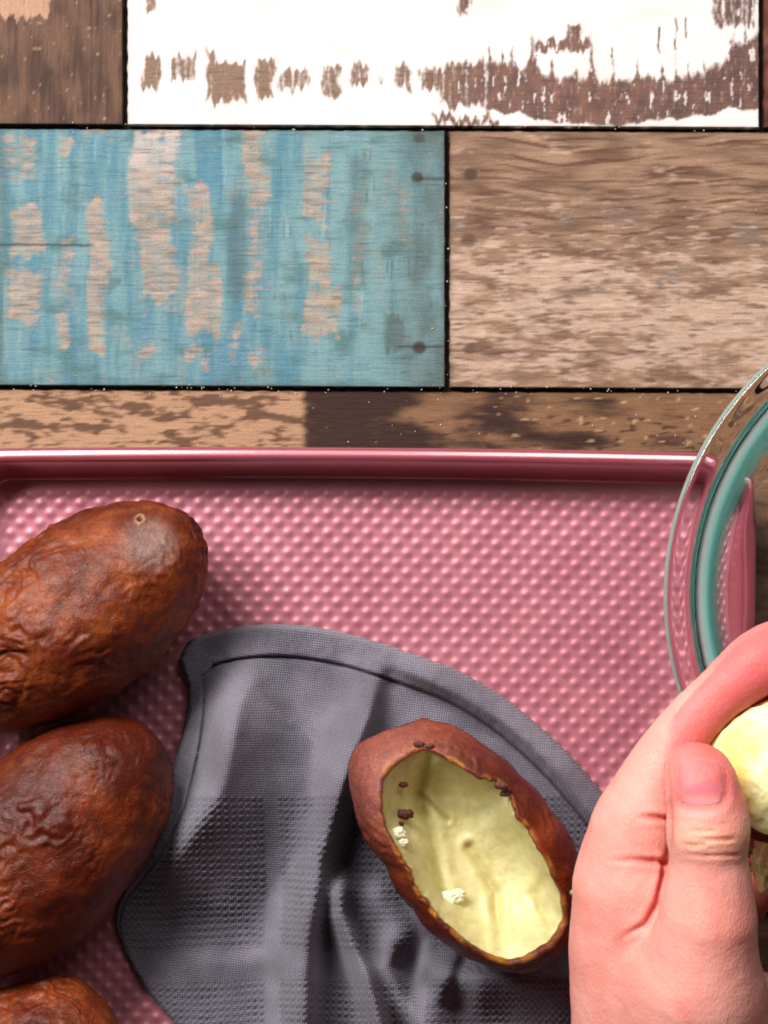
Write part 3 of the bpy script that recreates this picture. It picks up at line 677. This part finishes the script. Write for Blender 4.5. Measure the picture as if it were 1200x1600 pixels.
# rows drawn together: blend so that the interior leaves the wavy left edge behind
tt = np.linspace(0, 1, nL)[None, :, None]; ss = np.linspace(0, 1, nT)[:, None, None]
straight = T_[:, None, :]+(np.array([(60, 720)])*tt)
bl = sm(0.0, .45, ss[..., 0])[..., None]
Pp = Pp*(1-bl)+straight*bl
X, Y = Pp[..., 0], Pp[..., 1]
dT, _, _ = pdist(X, Y, T_[::12]); dL, _, pL = pdist(X, Y, L_[::10])
z = np.zeros_like(X)+.0030
def ridge(pts, h, wl, wr, taper=(.0, .0)):
    d_, s_, p_ = pdist(X, Y, pts)
    w_ = np.where(s_ < 0, wl, wr)      # s<0: to the left when travelling down the picture is +x ... see below
    amp = h*sm(-.001, max(taper[0], .001), p_)*sm(1.001, 1-max(taper[1], .001), p_)
    return amp*np.exp(-(d_/w_)**2)
# travelling downwards: side +1 lies to the left (smaller x), -1 to the right
def sidew(pts, h, w_left, w_right, tp=(0.0, 0.0)): return ridge(pts, h, w_right, w_left, tp)
dA, sA, pA = pdist(X, Y, spline([(450, 1040), (396, 1070), (374, 1115), (362, 1180), (344, 1245), (298, 1315), (258, 1385), (238, 1450)], 40))
z += .0290*sm(-.001, .3, pA)*sm(1.001, .6, pA)*np.where(sA < 0, np.clip(1-dA/(118+30*sm(.2, .6, pA)), 0, 1), np.exp(-(dA/50)**2))
z += sidew([(600, 1000), (575, 1120), (535, 1230), (500, 1350), (482, 1470), (478, 1620)], .0200, 46, 15, (.3, 0))
z += sidew([(428, 1420), (426, 1500), (432, 1640)], .0022, 9, 9, (.3, 0))
z += sidew([(560, 1022), (610, 1036), (660, 1056), (715, 1082), (780, 1120), (835, 1166), (880, 1213), (915, 1256), (960, 1320)], .0068, 15, 26, (.3, .1))
z += sidew([(528, 1340), (535, 1430), (575, 1530), (605, 1640)], .0210, 24, 14, (.25, 0))
z += sidew([(652, 1464), (612, 1478), (604, 1512), (624, 1560), (655, 1600), (680, 1650)], .0130, 24, 22, (.25, 0))
z += sidew([(650, 1500), (690, 1510), (720, 1520)], .0090, 30, 34, (.2, .3))
z += sidew([(744, 1522), (694, 1538), (676, 1570), (690, 1620), (710, 1660)], .0110, 26, 26, (.2, 0))
z += sidew([(700, 1528), (790, 1524), (880, 1528), (990, 1520)], .0170, 50, 16, (.2, 0))
z += sidew([(575, 1360), (610, 1430), (650, 1490)], .0050, 20, 24, (.3, .3))
z += sidew([(300, 1490), (360, 1505), (430, 1500), (500, 1530)], .0020, 22, 22, (.2, .2))
def blur(a, r):
    k_ = np.exp(-np.linspace(-2, 2, 2*r+1)**2); k_ /= k_.sum()
    for ax_ in (0, 1):
        p_ = np.pad(a, [(r, r) if q_ == ax_ else (0, 0) for q_ in (0, 1)], mode='edge')
        a = sum(k_[i_]*np.take(p_, np.arange(i_, i_+a.shape[ax_]), axis=ax_) for i_ in range(2*r+1))
    return a
z = blur(z, 4)
z += .0010*fbm(X*.008, Y*.008, 3, 3)+.0004*fbm(X*.03, Y*.02, 6, 2)
# cloth dips where the potato presses on it
pd_ = np.hypot((X-735)/150, (Y-1330)/190); z -= .004*sm(1.15, .6, pd_)
z = np.maximum(z, .0022)
# hems: double cloth, a sunk seam, then single cloth
hemT = 50.0; hemL = np.interp(pL, [0, .12, .3, .42, .52, .6], [25, 26, 38, 31, 8, 2])
lowL = sm(.60, .56, pL)
inhem = np.maximum(sm(hemT+2, hemT-2, dT), sm(hemL+2, hemL-2, dL)*lowL)
z += .0020*inhem
seam = np.maximum(np.exp(-((dT-hemT)/2.6)**2)*(dL > hemL-3), np.exp(-((dL-hemL)/2.6)**2)*lowL*(dT > hemT-3))
seam *= np.where((X > 330) | (Y > 1060), 1, 0)*1.0
z -= .0014*seam
pucker = perlin(X*.07, Y*.07, 3)*inhem
z += .00025*pucker
# waffle weave squares with plain strips between
wx, wy = X+8*perlin(X*.006, Y*.006, 2)+250*z, Y+8*perlin(X*.006, Y*.006, 8)+2*perlin(X*.03, Y*.03, 8)
waf = sm(1238, 1244, wy)*(1-sm(1482, 1488, wy))+sm(1530, 1536, wy)
waf = waf*(1-sm(412, 418, wx)*(1-sm(438, 444, wx)))*(1-sm(640, 646, wx)*(1-sm(668, 674, wx)))
waf *= (1-inhem)*sm(hemL+2, hemL+8, np.where(pL < .56, dL, 1e3))
cell = np.cos(2*np.pi*wx/10.5+.8*perlin(wx*.02, wy*.02, 5))*np.cos(2*np.pi*wy/11.0)
amp_ = .55+.7*sm(-.3, .5, fbm(X*.02, Y*.02, 17, 2)); zw = amp_*(.00055*cell*waf+.00024*waf*np.cos(2*np.pi*wy/11.0))
z += zw
# edge rolls down to the tray
de = np.minimum(dT, dL)
drop = np.sqrt(np.clip(1-(1-np.clip(de/9, 0, 1))**2, 0, 1))
ztr = TZ+.0004
zt = ztr+z*drop
P = W(X, Y, 0); k_ = (H-zt)/H
P = np.stack([(X-600)*S*k_, (800-Y)*S*k_, zt], -1)
base_c = mix(lin((136, 131, 145)), lin((114, 108, 121)), sm(-.3, .4, fbm(X*.01, Y*.01, 9, 3)))
base_c = mix(base_c, lin((82, 78, 92)), .25*waf*np.ones_like(z))
base_c = mix(base_c, lin((82, 72, 84)), .3*waf*sm(.2, -.6, cell))
base_c = mix(base_c, lin((60, 52, 62)), .8*seam)
towel = mesh('grey_towel', P, gridfaces(nT, nL, flip=True), M_towel, None, {'col': base_c})
tag(towel, 'crumpled grey cotton kitchen towel with waffle weave squares and stitched hem on the tray', 'towel')
towel_top = (X, Y, zt)
# ------------------------------------------------------------------ glass bowl
def make_bowl():
    zr = .074; k = S*(H-zr)/H
    c = np.array([(1529-600)*k, (800-932)*k, 0.0]); R = 492*k
    o_ = [(0, .0030), (.024, .0030), (.0285, .0012), (.031, .0002), (.034, .0006), (.0365, .0030), (.0445, .0085), (.0515, .0165), (.0605, .0285), (.0690, .0430), (.0752, .0565), (.0780, .0645), (.0792, .0690), (.0800, .0708), (.0814, .0715),
          (.0825, .0716), (.0840, .0716), (R-.0040, .0716), (R-.0022, .0716), (R-.0008, .0719), (R-.0001, .0730), (R-.0001, .0742), (R-.0008, .0751)]
    i_ = [(R-.0022, .0753), (R-.0040, .0753), (.0826, .0753), (.0808, .0753), (.0790, .0751), (.0772, .0746), (.0756, .0736), (.0743, .0720), (.0734, .0692), (.0724, .0640), (.0708, .0575), (.0655, .0440), (.0570, .0305), (.0480, .0195), (.0400, .0118), (.031, .0072), (.021, .0060), (0, .0058)]
    dR = R-.0875
    prof = np.array(o_+i_)
    prof = spline(prof, 190); prof[0, 0] = 0; prof[-1, 0] = 0
    n = 260; a = np.linspace(0, 2*np.pi, n, endpoint=False)
    m_ = prof[1:-1]
    V = np.stack([m_[None, :, 0]*np.cos(a)[:, None], m_[None, :, 0]*np.sin(a)[:, None], np.broadcast_to(m_[None, :, 1], (n, len(m_)))], -1).reshape(-1, 3)
    nv = len(m_); F = gridfaces(n, nv, wrap_u=True)
    # end caps as fans of quads with doubled centre
    V = np.vstack([V, [(0, 0, prof[0, 1])], [(0, 0, prof[-1, 1])]]); b0 = n*nv; b1 = b0+1
    i = np.arange(n); i2 = (i+1) % n
    Tq = np.stack([np.full(n, b0), i2*nv, i*nv], -1); Tq2 = np.stack([np.full(n, b1), i*nv+nv-1, i2*nv+nv-1], -1)
    Q = np.vstack([F[:, [0, 1, 2]], F[:, [0, 2, 3]], Tq, Tq2])
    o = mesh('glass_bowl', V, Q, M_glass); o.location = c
    tag(o, 'clear glass mixing bowl with flat rim and wall glow painted teal, right of the tray', 'bowl')
make_bowl()

# ------------------------------------------------------------------ hand
def surface_nets(F, org, h):
    neg = F < 0; nx, ny, nz = F.shape
    cnt = np.zeros((nx-1, ny-1, nz-1), np.int8)
    for dx in (0, 1):
        for dy in (0, 1):
            for dz in (0, 1): cnt += neg[dx:nx-1+dx, dy:ny-1+dy, dz:nz-1+dz]
    act = (cnt > 0) & (cnt < 8); idx = np.argwhere(act); n = len(idx)
    vid = np.full(act.shape, -1, np.int64); vid[act] = np.arange(n)
    acc = np.zeros((n, 3)); num = np.zeros(n); i, j, k = idx.T
    C8 = [(a, b, c) for a in (0, 1) for b in (0, 1) for c in (0, 1)]
    for p in C8:
        for ax in range(3):
            if p[ax]: continue
            q = list(p); q[ax] = 1
            f0 = F[i+p[0], j+p[1], k+p[2]]; f1 = F[i+q[0], j+q[1], k+q[2]]
            m_ = (f0 < 0) != (f1 < 0); t = np.where(m_, f0/np.where(m_, f0-f1, 1), 0)
            pos = np.tile(np.array(p, float), (n, 1)); pos[:, ax] += t
            acc += pos*m_[:, None]; num += m_
    V = (idx+acc/num[:, None])*h+org
    faces = []
    for ax in range(3):
        sl0 = [slice(None)]*3; sl1 = [slice(None)]*3; sl0[ax] = slice(0, -1); sl1[ax] = slice(1, None)
        cr = neg[tuple(sl0)] != neg[tuple(sl1)]
        e_ = np.argwhere(cr); b, c = (ax+1) % 3, (ax+2) % 3
        dims = act.shape
        ok = (e_[:, b] > 0) & (e_[:, c] > 0) & (e_[:, b] < dims[b]) & (e_[:, c] < dims[c]); e_ = e_[ok]
        def g(db, dc):
            q = e_.copy(); q[:, b] -= db; q[:, c] -= dc; return vid[q[:, 0], q[:, 1], q[:, 2]]
        Q = np.stack([g(1, 1), g(0, 1), g(0, 0), g(1, 0)], -1)
        inside = neg[e_[:, 0], e_[:, 1], e_[:, 2]]
        Q[~inside] = Q[~inside][:, ::-1]
        faces.append(Q)
    return V, np.vstack(faces)

def make_hand():
    h = .00062
    lo = np.array([.040, -.335, .018]); hi = np.array([.175, -.022, .138])
    N = np.ceil((hi-lo)/h).astype(int)
    ax = [lo[i]+np.arange(N[i])*h for i in range(3)]
    BIG = .05
    def new(): return np.full(tuple(N), BIG, np.float32)
    def add(F, pa, ra, pb, rb, kk):
        a = W(*pa); b = W(*pb); ra_ = ra*S*(H-pa[2])/H; rb_ = rb*S*(H-pb[2])/H
        m_ = max(ra_, rb_)+kk+.004
        l_ = np.minimum(a, b)-m_; u_ = np.maximum(a, b)+m_
        sl = tuple(slice(max(0, int((l_[i]-lo[i])/h)), min(N[i], int((u_[i]-lo[i])/h)+2)) for i in range(3))
        if any(s.start >= s.stop for s in sl): return
        x = ax[0][sl[0]][:, None, None]-a[0]; y = ax[1][sl[1]][None, :, None]-a[1]; z_ = ax[2][sl[2]][None, None, :]-a[2]
        d = b-a; l2 = (d**2).sum()
        t = np.clip((x*d[0]+y*d[1]+z_*d[2])/l2, 0, 1)
        dist = np.sqrt((x-t*d[0])**2+(y-t*d[1])**2+(z_-t*d[2])**2)-(ra_+(rb_-ra_)*t)
        cur = F[sl]; hh = np.clip(.5+.5*(cur-dist)/kk, 0, 1)
        F[sl] = (cur*(1-hh)+dist*hh-kk*hh*(1-hh)).astype(np.float32)
    def chain(F, pts, kk):
        for p, q in zip(pts[:-1], pts[1:]): add(F, p[:3], p[3], q[:3], q[3], kk)
    # thumb (px, py, z, radius px)
    Th = new()
    chain(Th, [(1078, 1197, .1165, 35), (1092, 1225, .1175, 50), (1106, 1300, .1185, 61)], .004)
    add(Th, (1102, 1206, .1150), 37, (1112, 1260, .1165), 52, .004)
    chain(Th, [(1106, 1300, .1185, 61), (1108, 1370, .1165, 58), (1106, 1440, .1150, 62)], .003)
    chain(Th, [(1106, 1440, .1150, 62), (1090, 1540, .1080, 88), (1080, 1700, .0940, 120)], .010)
    # index and the radial border of the hand
    I = new()
    ip = spline([(1244, 1010, 99, 46), (1192, 1032, 101, 46), (1150, 1064, 101, 40), (1128, 1082, 101, 36), (1084, 1126, 100, 38), (1040, 1190, 98.5, 46), (1008, 1262, 97, 58), (986, 1330, 95, 66)], 22)
    chain(I, [(a_, b_, c_/1000, d_) for a_, b_, c_, d_ in ip], .003)
    chain(I, [(1000, 1300, .096, 60), (978, 1392, .094, 72), (976, 1480, .091, 76), (978, 1600, .086, 78)], .008)
    add(I, (1002, 1395, .1010), 42, (985, 1440, .0990), 46, .006)      # fleshy pad of the web
    # rest of the palm and fingers curling below the potato
    Pm = new()
    for pts in ([(995, 1440, .076, 60), (1060, 1640, .074, 78), (1070, 1850, .072, 90)], [(1035, 1470, .062, 52), (1090, 1650, .064, 75), (1110, 1850, .068, 88)],
                [(1110, 1500, .052, 48), (1150, 1660, .058, 68), (1150, 1850, .066, 84)], [(984, 1560, .088, 78), (1030, 1850, .075, 92)],
                [(1090, 1560, .100, 85), (1130, 1700, .088, 100), (1110, 1860, .076, 95)], [(1180, 1600, .080, 80), (1200, 1700, .074, 85)]):
        chain(Pm, pts, .012)
    chain(Pm, [(1080, 1850, .074, 100), (1105, 2000, .074, 108), (1150, 2400, .078, 145), (1160, 2560, .080, 150)], .012)
    chain(Pm, [(1150, 1850, .070, 90), (1180, 2000, .072, 108), (1240, 2400, .078, 150)], .012)
    for pts in ([(990, 1420, .074, 50), (1035, 1268, .056, 48), (1130, 1192, .052, 44), (1222, 1165, .058, 40)],
                [(1045, 1450, .058, 48), (1092, 1330, .044, 46), (1176, 1268, .043, 42), (1260, 1250, .050, 38)],
                [(1118, 1490, .050, 44), (1150, 1410, .039, 42), (1220, 1352, .037, 38), (1290, 1335, .044, 34)]):
        f_ = new(); chain(f_, pts, .003)
        kk = .005; hh = np.clip(.5+.5*(Pm-f_)/kk, 0, 1); Pm = Pm*(1-hh)+f_*hh-kk*hh*(1-hh)
    def sminv(A, B, kk):
        hh = np.clip(.5+.5*(A-B)/kk, 0, 1); return A*(1-hh)+B*hh-kk*hh*(1-hh)
    ypx = 800-ax[1]/(S*(H-.11)/H)
    kI = (.0012+.010*sm(1430, 1540, ypx))[None, :, None].astype(np.float32)
    F = sminv(I, Pm, .008); F = sminv(F, Th, kI)
    V, Q = surface_nets(F, lo, h)
    # open/closed end: the forearm leaves through the far side of the grid, cap handled by limits
    kz = S*(H-V[:, 2])/H; px = 600+V[:, 0]/kz; py = 800-V[:, 1]/kz
    me = bpy.data.meshes.new('t'); me.from_pydata([], [], [])
    bpy.data.meshes.remove(me)
    o = mesh('hand', V, Q, M_hand)
    nr = np.empty(len(V)*3, np.float32); o.data.vertices.foreach_get('normal', nr); nr = nr.reshape(-1, 3)
    up = sm(.1, .45, nr[:, 2])
    dsp = np.zeros(len(V)); red = np.zeros(len(V))
    def crease(pts, w, dep, rr_=.6, lift=.0, zmin=.07):
        nonlocal dsp, red
        d_, s_, p_ = pdist(px, py, pts)
        en = sm(0, .6, p_)*sm(1.02, .9, p_)
        m_ = up*(V[:, 2] > zmin)*en
        dsp = dsp-dep*np.exp(-(d_/w)**2)*m_+lift*np.exp(-((d_-w*2.6)/(w*1.6))**2)*m_
        red = np.maximum(red, rr_*np.exp(-(d_/(w*1.7))**2)*m_)
    crease([(988, 1276), (1020, 1277), (1048, 1280)], 3.6, .0012, .7, .0003)
    crease([(940, 1345), (990, 1344), (1030, 1346), (1052, 1352)], 3.8, .0012, .6, .0003)
    crease([(958, 1480), (978, 1462), (1008, 1444), (1026, 1412), (1036, 1372), (1042, 1330)], 4.0, .0014, .55, .0005)
    crease([(1040, 1150), (1043, 1200), (1047, 1260), (1047, 1320), (1043, 1365)], 3.5, .0007, .5, .0)  # shadow line where thumb meets index, sunk in and painted red
    for (yy, x0, x1, dep) in [(1298, 1066, 1120, .00035), (1312, 1072, 1150, .00060), (1320, 1058, 1105, .00045), (1337, 1052, 1160, .00035), (1288, 1080, 1140, .0002)]:
        crease([(x0, yy-3), ((x0+x1)/2, yy+1), (x1, yy-1)], 2.6, dep, .22, dep*.35)
    # nail bed: groove round the plate
    nx_, ny_ = (px-1094)/42.0, (py-1222)/44.0
    rn = (np.abs(nx_)**3+np.abs(ny_)**3)**(1/3.)
    tm = up*(V[:, 2] > .11)*(py < 1300)
    dsp = dsp-.0002*np.exp(-((rn-1.0)/.10)**2)*tm*(ny_ > -.5)+.0002*np.exp(-((rn-1.25)/.14)**2)*tm*(ny_ > -.5)
    dsp += .00012*fbm(V[:, 0]*300, V[:, 1]*300, V[:, 2]*300, 2)
    V2 = V+nr*dsp[:, None]
    o.data.vertices.foreach_set('co', V2.astype(np.float32).ravel()); o.data.update()
    base = lin((240, 166, 154)); c = np.tile(base, (len(V), 1))
    n1 = fbm(V[:, 0]*45, V[:, 1]*45, V[:, 2]*45, 3)
    c = mix(c, lin((226, 108, 104)), .45*sm(.05, .6, fbm(V[:, 0]*75, V[:, 1]*75, V[:, 2]*75+9, 4)))
    c = mix(c, lin((238, 142, 130)), .7*sm(-.1, .5, n1))
    tip = np.exp(-(np.hypot(px-1215, py-1045)/75)**2)*(V[:, 2] > .08)
    c = mix(c, lin((238, 84, 100)), 1.0*np.clip(tip*1.3, 0, 1))
    thb = sm(1292, 1236, py)*sm(1035, 1060, px)*(V[:, 2] > .105)
    c = mix(c, lin((236, 116, 114)), .8*thb)
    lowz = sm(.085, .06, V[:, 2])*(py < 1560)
    c = mix(c, lin((214, 100, 92)), .8*lowz)  # shade on the lower fingers and palm, painted as darker red
    c = mix(c, lin((206, 76, 70)), np.clip(red, 0, 1))  # shade in the skin creases painted red
    kn = np.exp(-((py-1314)/26)**2)*sm(1045, 1060, px)*(V[:, 2] > .11)
    c = mix(c, lin((240, 182, 148)), .5*kn)
    at = o.data.color_attributes.new('col', 'FLOAT_COLOR', 'POINT'); a4 = np.ones((len(V), 4), np.float32); a4[:, :3] = c
    at.data.foreach_set('color', a4.ravel())
    # thumb nail
    nu, nv = 40, 44
    A_, B_ = np.meshgrid(np.linspace(-1, 1, nu), np.linspace(-1, 1, nv), indexing='ij')
    sq = lambda a, b: a*np.sqrt(np.clip(1-.42*np.abs(b)**3, 0, 1))
    NX = 1094+40*sq(A_, B_)+2*B_; NY = 1222+43*sq(B_, A_)
    # height of the thumb below each nail point, read from the field
    zt = np.full(NX.shape, .12)
    for it in range(3):
        P = W(NX, NY, zt)
        ix = np.clip(np.round((P[..., 0]-lo[0])/h).astype(int), 0, N[0]-1); iy = np.clip(np.round((P[..., 1]-lo[1])/h).astype(int), 0, N[1]-1)
        colm = F[ix, iy, :]
        top = N[2]-1-np.argmax(colm[..., ::-1] < 0, axis=-1)
        f0 = np.take_along_axis(colm, top[..., None], -1)[..., 0]; f1 = np.take_along_axis(colm, np.minimum(top+1, N[2]-1)[..., None], -1)[..., 0]
        zt = ax[2][top]+h*np.clip(f0/(f0-f1+1e-9), 0, 1)
    ker = np.ones(5)/5
    for _ in range(3):
        zp = np.pad(zt, 1, mode='edge'); zt = (zp[:-2, 1:-1]+zp[2:, 1:-1]+zp[1:-1, :-2]+zp[1:-1, 2:]+2*zt)/6
    edge_ = np.maximum(np.abs(A_), np.abs(B_))
    zt = zt+.00008-.0006*sm(.80, 1.0, edge_)
    cc = np.tile(lin((238, 140, 134)), NX.shape+(1,)) if False else np.broadcast_to(lin((236, 124, 122)), NX.shape+(3,)).copy()
    lun = sm(.30, .62, B_-.25*A_**2)*sm(1.0, .55, np.abs(A_))
    cc = mix(cc, lin((232, 166, 170)), .5*lun); cc = mix(cc, lin((208, 128, 158)), .5*np.exp(-((B_-.22)/.16)**2)*sm(1, .4, np.abs(A_)))
    cc = mix(cc, lin((250, 170, 150)), .8*sm(-.75, -.95, B_))
    nail = mesh('thumbnail', W(NX, NY, zt), gridfaces(nu, nv, flip=True), M_nail, None, {'col': cc})
    return o, nail
hand, nail = make_hand()
person = empty('person', tuple(W(1100, 1750, .06)), 'bare left hand with thumb and bent index finger gripping a potato piece', 'person')
reparent(hand, person); reparent(nail, person)
